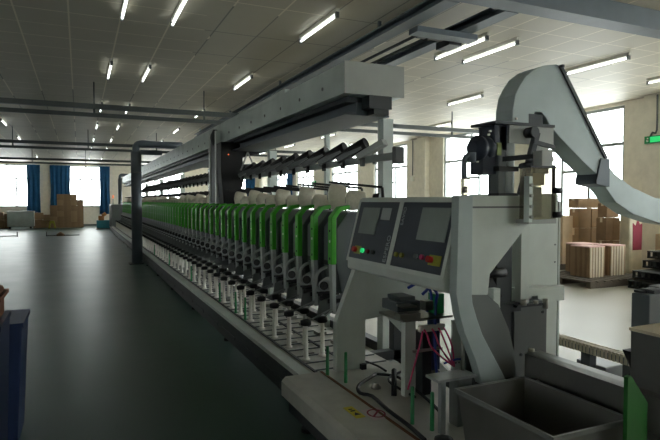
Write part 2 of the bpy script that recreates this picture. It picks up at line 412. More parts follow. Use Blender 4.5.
MB().prism([(-.012, .62+z), (-.026, 1.05+z), (.016, 1.05+z), (.02, .62+z)], 'y', -.170, -.108).build('lower_cover', 'grey_bar', u, .004)
MB().box(.045, .05, -.09, .16, 1.02+z, 1.06+z).build('trim_line', 'black', u)
s_ = MB().cyl((-.06, -.09, .86+z), (.03, .02, .86+z), .052, .06, 16).build('tension_drum', 'grey_bar', u)
MB().cyl((-.07, -.102, .86+z), (-.058, -.088, .86+z), .038, n=14).build('drum_hub', 'black', s_)
MB().tube([(.05, .1, 1.0+z), (-.03, .1, .96+z), (-.06, .1, .88+z), (-.04, .1, .80+z), (.03, .08, .76+z)], .016).build('suction_mouth', 'grey_bar', u)
MB().box(-.02, .1, -.09, .1, .70+z, .735+z).box(-.06, .1, -.06, .08, .765+z, .78+z).build('yarn_clearer', 'black', u)
MB().prism([(-.12, .60+z), (-.1, .72+z), (.14, .78+z), (.2, .62+z)], 'y', -.075, -.068).build('guard_plate', 'midgrey', u)
for x, y in ((-.33, -.33), (-.16, -.28)):
    b_ = MB().lathe((x, y, .585+z), (0, 0, 1), [(0, .035), (.008, .045), (.04, .045), (.05, .02)], 12).build('balloon_guide', 'black', u)
MB().box(-.26, -.2, -.2, -.14, .004, .016).build('guide_block', 'brass', u)
MB().box(.07, .16, -.05, .06, .004, .035).build('guide_block', 'brass', u)
MB().bar((-.33, -.33, .61+z), (.1, -.08, .68+z), .010).bar((-.16, -.28, .61+z), (.12, -.05, .70+z), .010).build('guide_arm', 'midgrey', u)
a_ = MB().bar((.12, .20, 1.775+z), (.52, -.09, 1.725+z), .022, .022).bar((.52, -.09, 1.725+z), (.54, -.10, 1.49+z), .018).build('cradle_arm', 'black', u)
MB().cyl((.455, -.04, 1.63+z), (.50, -.08, 1.63+z), .035, .045, 12).build('cradle_disc', 'black', a_)
units = [u]
for k in range(1, NU):
    units.append(dup(u, (X0, Y0+PITCH*k, ZP), unit_label(k)))

# yarn packages: alternate large and small
def make_package(r, label):
    p = thing('yarn_package', label, 'yarn package', (0, 0, 0), 'cream yarn packages on top of the winding units')
    MB().lathe((-.085, .042, 0), (.9, -.43, 0), [(-.012, r*.3), (0, r*.7), (.012, r*.9), (.03, r), (.06, r*1.0), (.15, r*.88), (.172, r*.76), (.18, r*.35)], 28).build('yarn', 'yarn', p)
    MB().cyl((-.10, .05, 0), (.105, -.05, 0), .03, .022, 12).build('paper_cone', 'midgrey', p)
    return p
PR = []
sizes = [.095, .13, .08, .125, .08, .12, .085, .10, .125, .08, .12, .085]
protos = {}
for k in range(NU):
    r = sizes[k % len(sizes)] if k < 12 else random.choice([.08, .1, .12])
    if k < 12:
        lb = '%s cream yarn package on the %s winding unit from the control screens' % ('large' if r > .11 else 'small', ORD[k])
    else: lb = 'cream yarn package on the far stretch of winding units'
    loc = (X0+.34, Y0+PITCH*k+.06, 1.50+r+.012)
    if r not in protos:
        p = make_package(r, lb); p.location = loc; protos[r] = p
    else: dup(protos[r], loc, lb)

# bobbins standing on the track
def make_bobbin(cm, label, grp, h):
    p = thing('bobbin', label, 'bobbin', (0, 0, ZP), grp)
    MB().lathe((0, 0, 0), (0, 0, 1), [(0, .034), (.012, .036), (.02, .022), (.03, .021), (h, .015)], 10).build('tube', cm, p)
    return p
bw = make_bobbin('white', 'x', 'white bobbins standing on the track', .28)
bg = thing('bobbin', 'x', 'bobbin', (0, 0, ZP), 'green bobbins standing on the track')
MB().lathe((0, 0, 0), (0, 0, 1), [(0, .02), (.01, .02), (.015, .013), (.24, .011), (.245, .008)], 10).build('tube', 'green_tube', bg)
first = {'white': True, 'green': True}
def place_bobbin(kind, x, y, label):
    src = bw if kind == 'white' else bg
    if first[kind]: first[kind] = False; src.location = (x, y, ZP); src['label'] = label; return src
    return dup(src, (x, y, ZP), label)
greens = {3: 1, 4: 1, 6: 1, 11: 1, 17: 1, 23: 1}
for k in range(NU):
    y = Y0+PITCH*k
    if k < 12: n = 'of the %s winding unit from the control screens' % ORD[k]
    fl = 'white bobbin on the front track along the far stretch of the row' if k >= 12 else 'white bobbin on the front track ' + n
    bl = 'white bobbin on the rear track along the far stretch of the row' if k >= 12 else 'white bobbin on the rear track ' + n
    place_bobbin('white', X0-.33, y-.33, fl); place_bobbin('white', X0-.16, y-.28, bl)
    if k in greens:
        place_bobbin('green', X0-.36, y+.17, 'thin green bobbin on the outer track, %s' % (('before the %s winding unit' % ORD[k]) if k < 12 else 'some way down the row, nearer' if k == 17 else 'farthest down the row'))
place_bobbin('green', 1.63, 3.62, 'left one of the two green bobbins beside the pale head leg')
place_bobbin('green', 1.68, 3.42, 'right one of the two green bobbins beside the pale head leg')
place_bobbin('green', 1.71, 2.62, 'left one of the two green bobbins near the grey bin')
place_bobbin('green', 1.76, 2.50, 'right one of the two green bobbins near the grey bin')

# overhead tube magazine: tilted holders on a rail
t = thing('magazine_rail', 'long thin grey rail carrying the tilted tube holders above the units', 'rail', (2.42, 3.95, 1.93))
MB().box(-.02, .03, 0, 24.5, .02, .08).build('rail_bar', 'frame_grey', t)
MB().box(-.035, .045, -.03, .03, -.02, .12).build('end_block', 'midgrey', t)
m = MB(); y = .4
while y < 24.5: m.box(-.01, .02, y-.015, y+.015, 0, .021); y += 2.4
m.build('rail_clamp', 'midgrey', t)
def holder(label, pale):
    p = thing('tube_holder', label, 'tube holder', (2.42, 0, 2.01), 'tilted tube holders over the row')
    A = Vector((-.06, .09, -.01)); B = Vector((.09, -.13, .12))
    MB().bar(A, B, .10, .055).build('trough', 'silver_end' if pale else 'midgrey', p)
    if not pale:
        MB().cyl(A.lerp(B, .35)+Vector((0, 0, .025)), B+Vector((.02, -.03, .03)), .05, .058, 10).build('tube_end', 'black', p)
    MB().box(-.05, -.02, .04, .08, -.09, .0).build('foot', 'black' if not pale else 'midgrey', p)
    return p
h0 = holder('pale metal trough with no tube, at the near end of the overhead rail', True); h0.location.y = 4.45
h1 = holder('black-ended tube holder next to the pale trough on the overhead rail', False); h1.location.y = 4.87
for k in range(1, 42):
    dup(h1, (2.42, 4.87+.4*k*1.15, 2.01), ('%s black-ended tube holder from the pale trough on the overhead rail' % ORD[k]) if k < 10 else 'black-ended tube holder in the far stretch of the overhead rail')

# silver travelling beam
t = thing('overhead_box_beam', 'long silver sheet metal box beam above the row of winding units', 'overhead beam', (2.51, 4.5, 2.58))
LB = 28.4
MB().box(-.31, .31, .01, LB, 0, .285).build('box_girder', 'silver', t, .005)
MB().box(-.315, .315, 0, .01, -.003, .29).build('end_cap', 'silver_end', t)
m = MB(); y = .5
while y < LB: m.cyl((-.318, y, .12), (-.31, y, .12), .018, n=8); y += .62
m.build('rivet', 'midgrey', t)
MB().box(-.22, .18, .15, LB, -.05, 0).build('cover_strip', 'dark_steel', t)
MB().box(-.12, .12, .15, LB, -.15, -.05).box(-.24, .24, .15, LB, -.17, -.15).build('runway_rail', 'ibeam', t)
MB().box(-.06, .18, .0, .16, -.12, -.0).box(.0, .16, .02, .14, -.17, -.12).build('drive_block', 'dark_steel', t)
MB().box(-.31, -.25, 1.6, LB, .285, .33).build('top_flange', 'silver', t)
for k, (x, y, w, hh) in enumerate(((2.75, 4.72, .11, 2.40), (2.75, 6.3, .055, 2.58), (2.75, 8.45, .12, 2.40), (2.75, 12.5, .12, 2.40), (2.75, 16.9, .12, 2.40), (2.75, 21.5, .12, 2.40), (2.75, 26.5, .12, 2.40))):
    m = MB().box(-w/2, w/2, -w/2, w/2, .01, hh).box(-.1, .1, -.1, .1, 0, .01)
    o = m.build('gantry_post', 'silver', None); o.location = (x+(.08 if k else 0), y, 0)
    tag(o, ['thick pale steel post rising just behind the control screens', 'slim pale post behind the nearest yarn packages', 'pale post standing right of the black suction head',
            'pale steel post just beyond the hanging travelling cleaner', 'pale steel post a third of the way down the row', 'pale steel post two thirds of the way down the row', 'pale steel post near the far end of the row'][k], 'post', 'gantry posts behind the row')

# travelling cleaner hanging from beam
t = thing('travelling_cleaner', 'hanging travelling cleaner with two pale uprights and a black suction head', 'travelling cleaner', (2.1, 9.3, 1.55))
for y in (-.12, .36): MB().box(-.02, .06, y-.04, y+.04, 0, 1.22).build('upright', 'white_metal', t)
MB().box(.0, .05, -.08, .32, .02, 1.2).build('back_panel', 'dark_steel', t)
MB().lathe((.06, .12, 1.13), (-1, 0, 0), [(0, .14), (.06, .14), (.1, .05)], 14).build('fan', 'black', t)
MB().prism([(-.02, .52), (-.02, 1.0), (.72, 1.0), (.72, .86), (.34, .76), (.34, .3), (.2, .0), (.02, .0)], 'y', -.52, -.2).build('suction_head', 'black', t, .01)
MB().cyl((.1, -.525, .80), (.1, -.52, .80), .009).build('indicator', 'led_red', t)
MB().bar((.3, -.53, .55), (.42, -.53, .85), .02).bar((.42, -.53, .85), (.55, -.53, .55), .02).build('hinge_link', 'silver_end', t)

# grey duct post crossing to the beam (a near one and a far one)
def duct_post(loc, label, s):
    t = thing('duct_post', label, 'duct', loc, 'duct posts in the aisle')
    MB().cyl((0, 0, .02), (0, 0, 2.85), .13, n=18).build('upright', 'pipe', t)
    MB().tube([(0, 0, 2.75), (0, 0, 2.95), (.06, 0, 3.04), (.2, 0, 3.06), (.35, 0, 3.05), (s, 0, 3.05)], .09, 12).build('elbow_arm', 'pipe', t)
    MB().box(.1, s*.55, -.07, .07, 2.78, 2.9).build('lower_arm', 'pipe', t)
    MB().box(-.2, .14, -.2, .2, 0, .02).build('base_plate', 'dark_steel', t)
    MB().cyl((0, 0, 2.3), (0, 0, 2.34), .137, n=18).build('clamp_ring', 'midgrey', t)
    return t
duct_post((1.33, 14.8, 0), 'dark grey duct post standing in the aisle with an elbow to the silver beam', 1.15)
t = duct_post((2.1, 33.15, 0), 'smaller looking dark duct post at the far end of the row', .9); t.scale = (.8, .8, 1.0)

# far end cabinet
t = thing('end_cabinet', 'grey ribbed end cabinet closing the far end of the winding row', 'cabinet', (1.5, YEND+.2, 0))
MB().box(0, 1.2, 0, 2.4, .15, 1.42).build('body', 'frame_grey', t, .02)
m = MB()
for k in range(10): m.box(-.01, 0, .1+k*.22, .2+k*.22, .25, 1.35)
m.build('ribbed_panel', 'midgrey', t)
MB().box(.04, 1.16, .04, 2.36, 0, .15).build('plinth', 'dark_steel', t)
q = MB().cyl((.1, .4, 1.42), (.1, .4, 1.75), .015).build('lamp_mast', 'midgrey', t)
MB().cyl((.1, .4, 1.75), (.1, .4, 1.9), .035).build('signal_lamp', 'led_red', q)

# ------------------------------------------------------------------ machine head
t = thing('head_platform', 'low pale platform of the machine head, with cables and a warning sticker', 'platform', (1.31, 1.2, 0))
MB().prism([(0, .20), (0, .33-.03), (.03, .33), (.95, .33), (.95, .20)], 'y', 0, 2.52).build('deck', 'platform', t)
MB().box(.03, .93, .03, 2.45, .10, .20).build('skirt', 'dark_steel', t)
m = MB()
for x, y in ((.12, 2.3), (.12, 1.2), (.85, 2.3), (.85, 1.2), (.12, .1), (.85, .1)): MB().cyl((x, y, .02), (x, y, .1), .02).cyl((x, y, 0), (x, y, .025), .05).build('foot', 'black', t)
MB().box(.30, .32, .1, 2.52, .326, .334).build('floor_groove', 'brown', t)
s1 = MB().box(.145, .205, 1.62, 1.80, .33, .333).build('warning_sticker', 'sticker_yellow', t)
MB().prism([(.155, 1.66), (.195, 1.66), (.175, 1.70)], 'z', .333, .3345).box(.16, .19, 1.72, 1.735, .333, .3345).box(.16, .185, 1.75, 1.76, .333, .3345).build('warning_print', 'black', s1)
s2 = MB().box(.225, .345, 1.55, 1.72, .33, .333).build('prohibition_sticker', 'sticker_white', t)
mm = MB()
for k in range(20):
    a0 = 2*PI*k/20; a1 = 2*PI*(k+1)/20
    mm.bar((.285+.05*math.cos(a0), 1.635+.06*math.sin(a0), .334), (.285+.05*math.cos(a1), 1.635+.06*math.sin(a1), .334), .009, .002)
mm.bar((.25, 1.6, .334), (.32, 1.67, .334), .012, .002); mm.build('prohibition_print', 'maroon', s2)
def cable(pts, r, cm, name='cable'): return MB().tube(pts, r).build(name, cm, t2)
t2 = t
t.location = (1.31, 1.2, 0)
bpy.context.view_layer.update()
def loc(pts): return [(p[0]-1.31, p[1]-1.2, p[2]) for p in pts]
MB().tube(loc([(1.942, 3.457, 0.345), (1.72, 3.296, 0.345), (1.653, 3.154, 0.345), (1.698, 3.073, 0.345), (1.67, 2.825, 0.345), (1.659, 2.587, 0.345), (1.635, 2.385, 0.345)]), .012).build('cable', 'black', t)
MB().tube(loc([(1.942, 3.457, 0.345), (2.044, 3.361, 0.345), (2.035, 3.175, 0.345), (1.985, 2.864, 0.345), (1.936, 2.669, 0.345)]), .010).build('cable', 'black', t)
MB().tube(loc([(2.158, 3.436, 0.345), (2, 3.356, 0.345), (1.935, 3.22, 0.345), (1.94, 2.943, 0.345)]), .009).build('cable', 'black', t)
MB().tube(loc([(2.023, 3.777, 0.345), (2.051, 3.62, 0.345), (2.044, 3.488, 0.345)]), .008).build('cable', 'black', t)
for px in ((394,398), ):
    pass
MB().cyl(loc([(1.849, 3.051, 0.33)])[0], loc([(1.982, 3.271, 0.33)])[0][:2]+(.42,), .018, n=10).build('black_stud', 'black', t)
MB().lathe(loc([(1.817, 3.233, 0.33)])[0], (0, 0, 1), [(0, .035), (.012, .035), (.03, .018), (.035, .018)], 12).build('metal_plug', 'brass', t)
MB().lathe(loc([(2.068, 3.279, 0.33)])[0], (0, 0, 1), [(0, .02), (.06, .02), (.065, .012), (.09, .012)], 12).build('metal_plug', 'brass', t)
MB().box(*(lambda c: (c[0]-.02, c[0]+.02, c[1]-.02, c[1]+.02, .33, .37))(loc([(1.935, 3.644, 0.33)])[0])).build('black_block', 'black', t)

# head frame (leg plates, console support)
t = thing('console_stand', 'pale cream sheet metal frame legs carrying the control console', 'machine frame', (1.72, 3.66, .33))
MB().prism([(0, 0), (0, .37), (.17, .79), (.95, .79), (.95, .45), (.5, .39), (.245, .37), (.245, 0)], 'y', 0, .06).build('side_plate', 'white_metal', t, .004)
MB().bar((.42, -.02, .42), (.74, -.35, .0), .05, .05).build('diagonal_brace', 'white_metal', t)
MB().box(.30, .42, -1.12, -.1, .74, .79).build('top_rail', 'white_metal', t)
MB().box(.50, .55, -1.12, -1.07, 0, .75).build('upright', 'white_metal', t)

# control console (tilted, faces the aisle)
t = thing('control_console', 'tilted pale-framed control console with two screens facing the aisle', 'control console', (1.85, 3.74, 1.15))
Lc, Hc = 1.22, .475
e1 = Vector((0, -1, 0)); e2 = Vector((.12, 0, .46)).normalized(); nn = e1.cross(e2); nn = nn if nn.x < 0 else -nn
def Pc(u_, v_, w_): return e1*u_+e2*v_+nn*w_
def cbox(u0, u1, v0, v1, w0, w1, m=None):
    m = m or MB()
    m._hex([Pc(u0, v0, w0), Pc(u0, v1, w0), Pc(u1, v1, w0), Pc(u1, v0, w0), Pc(u0, v0, w1), Pc(u0, v1, w1), Pc(u1, v1, w1), Pc(u1, v0, w1)]); return m
# shell: prism body behind the face
MB().prism([(.0, .0), (.0, -.055), (.03, -.07), (.30, -.07), (.30, .475), (.12, .475)], 'y', -Lc, 0).build('shell', 'white_metal', t, .008)
fr = cbox(0, Lc, 0, .028, 0, .012); cbox(0, Lc, Hc-.02, Hc, 0, .012, fr)
for a in ((0, .022), (.585, .632), (Lc-.03, Lc)): cbox(a[0], a[1], .028, Hc-.02, 0, .012, fr)
fr.build('face_frame', 'white_metal', t)
def ctext(par, s, u_, v_, size, rot):
    c = bpy.data.curves.new('lettering', 'FONT'); c.body = s; c.size = size; c.extrude = .001; c.align_x = 'CENTER'; c.align_y = 'CENTER'
    c.materials.append(M['letter']); o = bpy.data.objects.new('lettering', c); COL.objects.link(o); o.parent = par
    R = Matrix((e1, e2, nn)).transposed().to_4x4() @ Matrix.Rotation(rot, 4, 'Z')
    ml = Matrix.Translation(Pc(u_, v_, .0095)) @ R
    bpy.context.view_layer.update()
    me = bpy.data.meshes.new_from_object(o.evaluated_get(bpy.context.evaluated_depsgraph_get())); me.name = 'lettering'
    bpy.data.objects.remove(o); o = bpy.data.objects.new('lettering', me); COL.objects.link(o); o.parent = par
    o.matrix_local = ml
    return o
for side, (u0, u1) in enumerate(((.022, .585), (.632, Lc-.03))):
    pn = cbox(u0, u1, .028, Hc-.02, 0, .008).build('front_panel', 'panel', t)
    w = u1-u0
    def V(f): return Hc-.02-(Hc-.048)*f
    def btn(f, g, r, cm, hgt=.018, name='button'):
        c0 = Pc(u0+w*f, V(g), .008); c1 = Pc(u0+w*f, V(g), .008+hgt); MB().cyl(c0, c1, r, r*.9, 14).build(name, cm, pn)
    if side == 0:
        cbox(u0+w*.12, u0+w*.56, V(.56), V(.1), .008, .012).build('screen', 'screen', pn)
        cbox(u0+w*.62, u0+w*.84, V(.30), V(.1), .008, .010).build('keypad', 'grey_bar', pn)
        cbox(u0+w*.13, u0+w*.30, V(.92), V(.78), .008, .012).build('stop_plate', 'yellow', pn)
        btn(.17, .85, .022, 'red', .03, 'stop_button'); btn(.36, .85, .018, 'led_green'); btn(.50, .85, .016, 'maroon'); btn(.64, .85, .015, 'black')
        ctext(pn, 'ESPERO', u0+w*.93, V(.76), .056, PI/2)
    else:
        cbox(u0+w*.42, u0+w*.94, V(.56), V(.08), .008, .012).build('screen', 'screen', pn)
        btn(.10, .82, .017, 'yellow'); btn(.22, .82, .017, 'yellow'); btn(.50, .80, .015, 'midgrey'); btn(.62, .80, .017, 'magenta')
        cbox(u0+w*.74, u0+w*.95, V(.89), V(.745), .008, .012).build('stop_plate', 'yellow', pn); btn(.79, .815, .021, 'red', .035, 'stop_button')
        ctext(pn, 'SAVIO', u0+w*.06, V(.22), .045, PI/2)

# components below the console
t = thing('pneumatic_block', 'cluster of valves, blue wiring and pink hoses under the control console', 'valve block', (1.95, 3.0, .33))
MB().box(-.05, .03, .0, .05, 0, .515).build('upright', 'white_metal', t, .003)
MB().box(-.13, .25, -.1, .2, .515, .53).build('shelf', 'brass', t)
MB().box(-.11, .07, -.0, .2, .555, .62).box(-.08, .04, .02, .18, .62, .65).build('relay_box', 'unit', t, .006)
MB().box(-.12, -.02, -.09, .0, .60, .61).build('relay_bracket', 'brass', t)
MB().box(-.15, .0, -.10, -.03, .53, .565).build('valve', 'brass', t)
MB().box(.05, .11, -.08, -.02, .57, .63).build('valve', 'brass', t)
MB().box(.16, .23, -.03, .05, .53, .66).build('circuit_board', 'green_tube', t)
MB().tube([(.0, .05, .70), (.06, .0, .74), (.12, -.02, .70), (.13, -.03, .62), (.08, -.05, .56)], .01).build('blue_cable', 'blue', t)
MB().tube([(.08, .0, .66), (.12, -.04, .71), (.17, -.04, .66), (.15, -.05, .6), (.14, -.06, .3), (.16, -.06, .1)], .01).build('blue_cable', 'blue', t)
MB().box(.02, .21, -.07, -.04, .43, .47).build('manifold', 'white', t)
for dx in (.04, .10, .15, .19): MB().tube([(dx, -.08, .45), (dx+.01, -.10, .42), (dx+.04, -.12, .33), (.24, -.13, .20)], .006).build('pink_hose', 'magenta', t)
MB().tube([(.03, -.08, .44), (.0, -.1, .38), (-.04, -.1, .25), (-.08, -.08, .08)], .006).build('pink_hose', 'magenta', t)
MB().box(.07, .14, -.02, .06, .0, .42).build('filter_bowl', 'dark_steel', t)
MB().box(.16, .22, .0, .06, .15, .515).build('filter_bowl', 'blue_bin2', t)
MB().box(.235, .33, -.12, -.10, .0, .50).build('mount_plate', 'white_metal', t)
q = MB()
for k in range(3): q.cyl((.26+.025*k, -.122, .22), (.26+.025*k, -.12, .22), .006, n=8)
q.build('plate_hole', 'black', t)
MB().box(-.02, .2, -.06, -.04, .30, .315).build('bracket', 'brass', t)
MB().tube([(.18, -.10, .22), (.26, -.14, .25), (.33, -.14, .22), (.36, -.12, .12)], .007).build('blue_hose', 'blue', t)

# lower left bracket box beside bin
t = thing('guide_bracket', 'grey metal bracket box on the platform just left of the bin', 'bracket', (1.75, 2.43, .33))
MB().box(.02, .05, .0, .03, 0, .285).build('upright', 'frame_grey', t)
MB().box(0, .26, -.0, .12, .285, .30).build('shelf', 'frame_grey', t)
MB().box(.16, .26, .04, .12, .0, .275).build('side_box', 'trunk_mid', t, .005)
MB().cyl((.24, .1, .30), (.24, .1, .50), .010).build('rod', 'brass', t)
MB().lathe((-.02, -.08, 0), (0, 0, 1), [(0, .05), (.02, .05), (.03, .02)], 12).build('dark_puck', 'black', t)

# suction hopper + curved chute
t = thing('suction_hopper', 'pale grey flat suction hopper narrowing into a curved chute right of the screens', 'hopper', (1.98, 2.47, .55))
def H_(pts): return [(x-1.98, z-.55) for x, z in pts]
MB().prism(H_([(1.98, 1.10), (1.98, 1.63), (2.50, 1.63), (2.50, 1.55), (2.44, 1.487), (2.131, 1.183), (2.118, 1.063), (1.983, 1.073)]), 'y', 0, .15).build('hopper_body', 'white_metal', t, .004)
MB().prism(H_([(1.983, 1.073), (1.99, 1.02), (2.015, .945), (2.055, .85), (2.11, .76), (2.17, .665), (2.235, .563), (2.34, .563), (2.325, .7), (2.28, .847), (2.20, 1.0), (2.118, 1.063)]), 'y', .005, .145).build('curved_chute', 'trunk_mid', t)  # chute's shading put into a darker grey than the hopper
MB().prism(H_([(1.885, 1.63), (1.878, 1.278), (1.872, 1.091), (1.896, .975), (1.932, .868), (1.965, .80), (2.009, .707), (2.06, .56), (2.235, .56), (2.17, .665), (2.11, .76), (2.055, .85), (2.015, .945), (1.985, 1.03), (1.98, 1.073), (1.98, 1.63)]), 'y', -.03, .035).build('curved_front_band', 'band_grey', t, .003)
MB().box(.005, .5, -.004, 0, 1.01, 1.02).build('seam', 'midgrey', t)

# dark linkage column right of the hopper
t = thing('linkage_column', 'dark slotted lifting column behind the curved chute', 'column', (2.36, 2.65, 0))
MB().box(-.02, .10, 0, .1, .02, 1.40).build('dark_channel', 'dark_steel', t)
MB().box(-.17, -.03, .10, .13, .02, 1.5).build('gap_backing', 'trunk', t)  # sheet added to darken the see-through gap beside the channel
MB().box(.145, .215, -.03, .02, .95, 1.50).build('pale_strip', 'white_metal', t)
MB().cyl((-.13, -.02, 1.16), (.02, -.02, 1.16), .03, .03).cyl((-.09, -.06, 1.24), (-.09, -.01, 1.24), .014).bar((-.1, 0, 1.12), (-.02, 0, 1.0), .05).bar((-.08, 0, 1.0), (-.08, 0, .78), .02).build('knuckle_joint', 'black', t)
MB().box(-.12, .12, -.06, 0, .92, .97).box(.05, .3, -.1, -.07, .95, .965).build('cross_arm', 'dark_steel', t)
MB().cyl((.1, -.1, .965), (.1, -.1, 1.0), .02).cyl((.28, -.1, .93), (.28, -.1, .99), .018).cyl((.2, -.1, .965), (.2, -.1, .985), .015).build('clamp_screw', 'brass', t)

# tall grey cabinet
t = thing('tall_cabinet', 'tall pale grey cabinet at the right end of the machine head', 'cabinet', (2.68, 2.80, 0))
MB().box(.03, .33, 0, .6, .0, 1.65).build('body', 'white_metal', t, .01)
MB().cyl((.30, -.004, 1.18), (.30, 0, 1.18), .006).cyl((.30, -.004, 1.3), (.30, 0, 1.3), .006).build('screw', 'midgrey', t)
MB().box(-.1, .16, -.1, 0, .98, 1.03).box(.1, .34, -.05, 0, .92, 1.02).build('step_bracket', 'white_metal', t)
MB().box(-.19, .09, -.14, -.04, .2, .95).build('front_cover', 'midgrey', t, .005)
MB().cyl((-.13, -.145, .62), (-.13, -.14, .62), .01).cyl((.05, -.145, .88), (.05, -.14, .88), .01).build('front_screw', 'dark_steel', t)
MB().box(.335, .35, .0, .6, .3, 1.6).build('rear_post', 'white_metal', t)

# elbow duct over the head
t = thing('elbow_duct', 'large blue-grey flat elbow duct rising from the head and sweeping down to the right', 'duct', (2.54, 2.75, 2.10))
def E_(pts): return [(x-2.54, z-2.10) for x, z in pts]
outer = [(2.543, 2.105), (2.545, 2.19), (2.565, 2.285), (2.60, 2.345), (2.65, 2.41), (2.73, 2.465), (2.81, 2.495), (2.925, 2.515), (2.95, 2.505)]
inner = [(3.38, 1.745), (3.17, 1.88), (2.96, 2.03), (2.87, 2.10), (2.83, 2.155), (2.79, 2.185), (2.74, 2.185), (2.70, 2.15), (2.68, 2.105)]
MB().prism(E_(outer+[(3.415, 1.885), (3.395, 1.80)]+inner), 'y', 0, .16).build('elbow_section', 'duct', t, .004)
sw_o = [(3.40, 1.885), (3.52, 1.79), (3.70, 1.70), (3.95, 1.625), (4.25, 1.59), (4.7, 1.58)]
sw_i = [(4.7, 1.40), (4.25, 1.40), (3.99, 1.435), (3.72, 1.50), (3.53, 1.59), (3.38, 1.735)]
MB().prism(E_(sw_o+sw_i), 'y', .01, .15).build('sweep_section', 'duct', t, .004)
MB().prism(E_([(3.30, 1.72), (3.30, 1.745), (3.345, 1.90), (3.43, 1.90), (3.43, 1.70)]), 'y', -.012, .172).build('joint_collar', 'pipe', t)
MB().bar((2.95-2.54, -.006, 2.505-2.1), (3.40-2.54, -.006, 1.90-2.1), .012, .025).bar((2.95-2.54, -.004, .40), (2.95-2.54, -.03, .40), .02).build('edge_flange', 'dark_steel', t)
MB().cyl((.03, -.01, .03), (.03, 0, .03), .008).build('bolt', 'white', t)
MB().box(.14, .26, -.003, 0, .0, .07).build('arch_recess', 'dark_steel', t)

# head top mechanism
t = thing('duct_valve_unit', 'dark motor and valve assembly with grey bracket under the elbow duct flange', 'valve unit', (2.45, 2.75, 1.62))
MB().box(-.08, .42, -.04, .2, .465, .482).build('flange_plate', 'dark_steel', t)
MB().box(.05, .43, -.02, .0, .35, .465).build('bracket_plate', 'silver_end', t)
MB().box(-.05, .06, .0, .16, .30, .465).box(-.13, -.0, .02, .14, .15, .30).build('gear_box', 'motor', t, .006)
MB().lathe((-.04, .07, .315), (-1, -.1, 0), [(0, .06), (.0, .075), (.045, .075), (.05, .065), (.08, .065), (.082, .082), (.11, .082), (.112, .05), (.15, .045)], 20).build('motor', 'motor', t)
q = MB()
for a in (.9, 1.6, 4.6, 5.4): q.cyl((-.14, .045-.097*math.cos(a-PI/2)*.6-.04, .32+.09*math.sin(a)), (-.14, .03-.097*math.cos(a-PI/2)*.6-.04, .32+.09*math.sin(a)), .007, n=8)
q.build('motor_bolt', 'white', t)
MB().box(-.035, -.0, -.005, 0, .27, .35).build('yellow_green_plate', 'bark', t)
MB().box(-.02, .05, .0, .1, .0, .465).build('column_pipe', 'unit', t, .01)
MB().cyl((.08, .03, .0), (.08, .03, .40), .045, n=14).build('riser_tube', 'grey_bar', t)
MB().bar((.12, -.05, .02), (.24, -.06, .42), .035).build('long_lever', 'dark_steel', t)
MB().cyl((.20, -.09, .42), (.20, -.02, .42), .035).bar((.2, -.07, .36), (.38, -.07, .33), .025).cyl((.1, -.07, .2), (.33, -.07, .25), .018).cyl((.34, -.08, .25), (.34, -.04, .25), .03).build('pivot', 'dark_steel', t)
for z_ in (0, .17): MB().box(-.04, .12, -.03, .06, z_, z_+.03).build('column_clamp', 'black', t)
MB().cyl((.34, -.095, .25), (.34, -.08, .25), .02).build('white_roller', 'white', t)
MB().box(.27, .39, -.02, 0, .16, .35).build('roller_plate', 'silver_end', t)
# housing in front of the hopper top (hangs from the bracket)
hx, hy, hz = -.135, -.34, .0
q = MB().box(hx+.01, hx+.20, hy-.05, hy+.04, -.125, .17).build('clear_housing', 'clear', t)
MB().box(hx+.04, hx+.13, hy-.03, hy+.02, .07, .14).build('yellow_label_block', 'wrap', q)
MB().box(hx+.05, hx+.12, hy-.02, hy+.02, -.11, .06).build('inner_cylinder', 'grey_bar', q)
MB().box(hx-.015, hx+.01, hy-.06, hy-.02, -.14, .12).build('housing_side_plate', 'silver', t)
MB().box(hx-.01, hx+.20, hy-.055, hy+.045, -.15, -.125).build('housing_foot', 'silver_end', t)
MB().box(hx+.0, hx+.20, hy-.055, hy+.045, .17, .18).build('housing_cap', 'dark_steel', t)
MB().box(hx+.10, hx+.18, hy-.04, hy+.03, .18, .27).build('hanger_block', 'silver_end', t)
MB().box(hx+.13, hx+.15, hy+.03, -.02, .23, .26).build('hanger_arm', 'dark_steel', t)
for z_ in (-.11, -.05, .01, .07): MB().cyl((hx-.005, hy-.075, z_), (hx-.005, hy-.06, z_), .010, n=8).build('housing_bolt', 'silver_end', t)
MB().cyl((hx+.20, hy-.03, -.12), (hx+.20, hy-.03, .19), .010).cyl((hx+.19, hy-.05, .04), (hx+.235, hy-.05, .04), .018).cyl((hx+.19, hy-.05, -.10), (hx+.235, hy-.05, -.10), .018).build('side_rod', 'black', t)
t = thing('air_filter', 'small clear filter cup hanging from a dark elbow left of the motor', 'air filter', (2.175, 2.75, 1.62))
MB().tube([(.05, 0, .24), (.02, 0, .255), (-.01, 0, .24), (-.01, 0, .12)], .016).cyl((.04, 0, .22), (.04, 0, .28), .03).build('hose', 'ibeam', t)
MB().cyl((-.01, 0, .02), (-.01, 0, .12), .035, n=14).build('cup', 'clear', t)
MB().cyl((-.01, 0, .0), (-.01, 0, .02), .02).cyl((-.01, 0, .03), (-.01, 0, .07), .018).build('drain', 'brass', t)

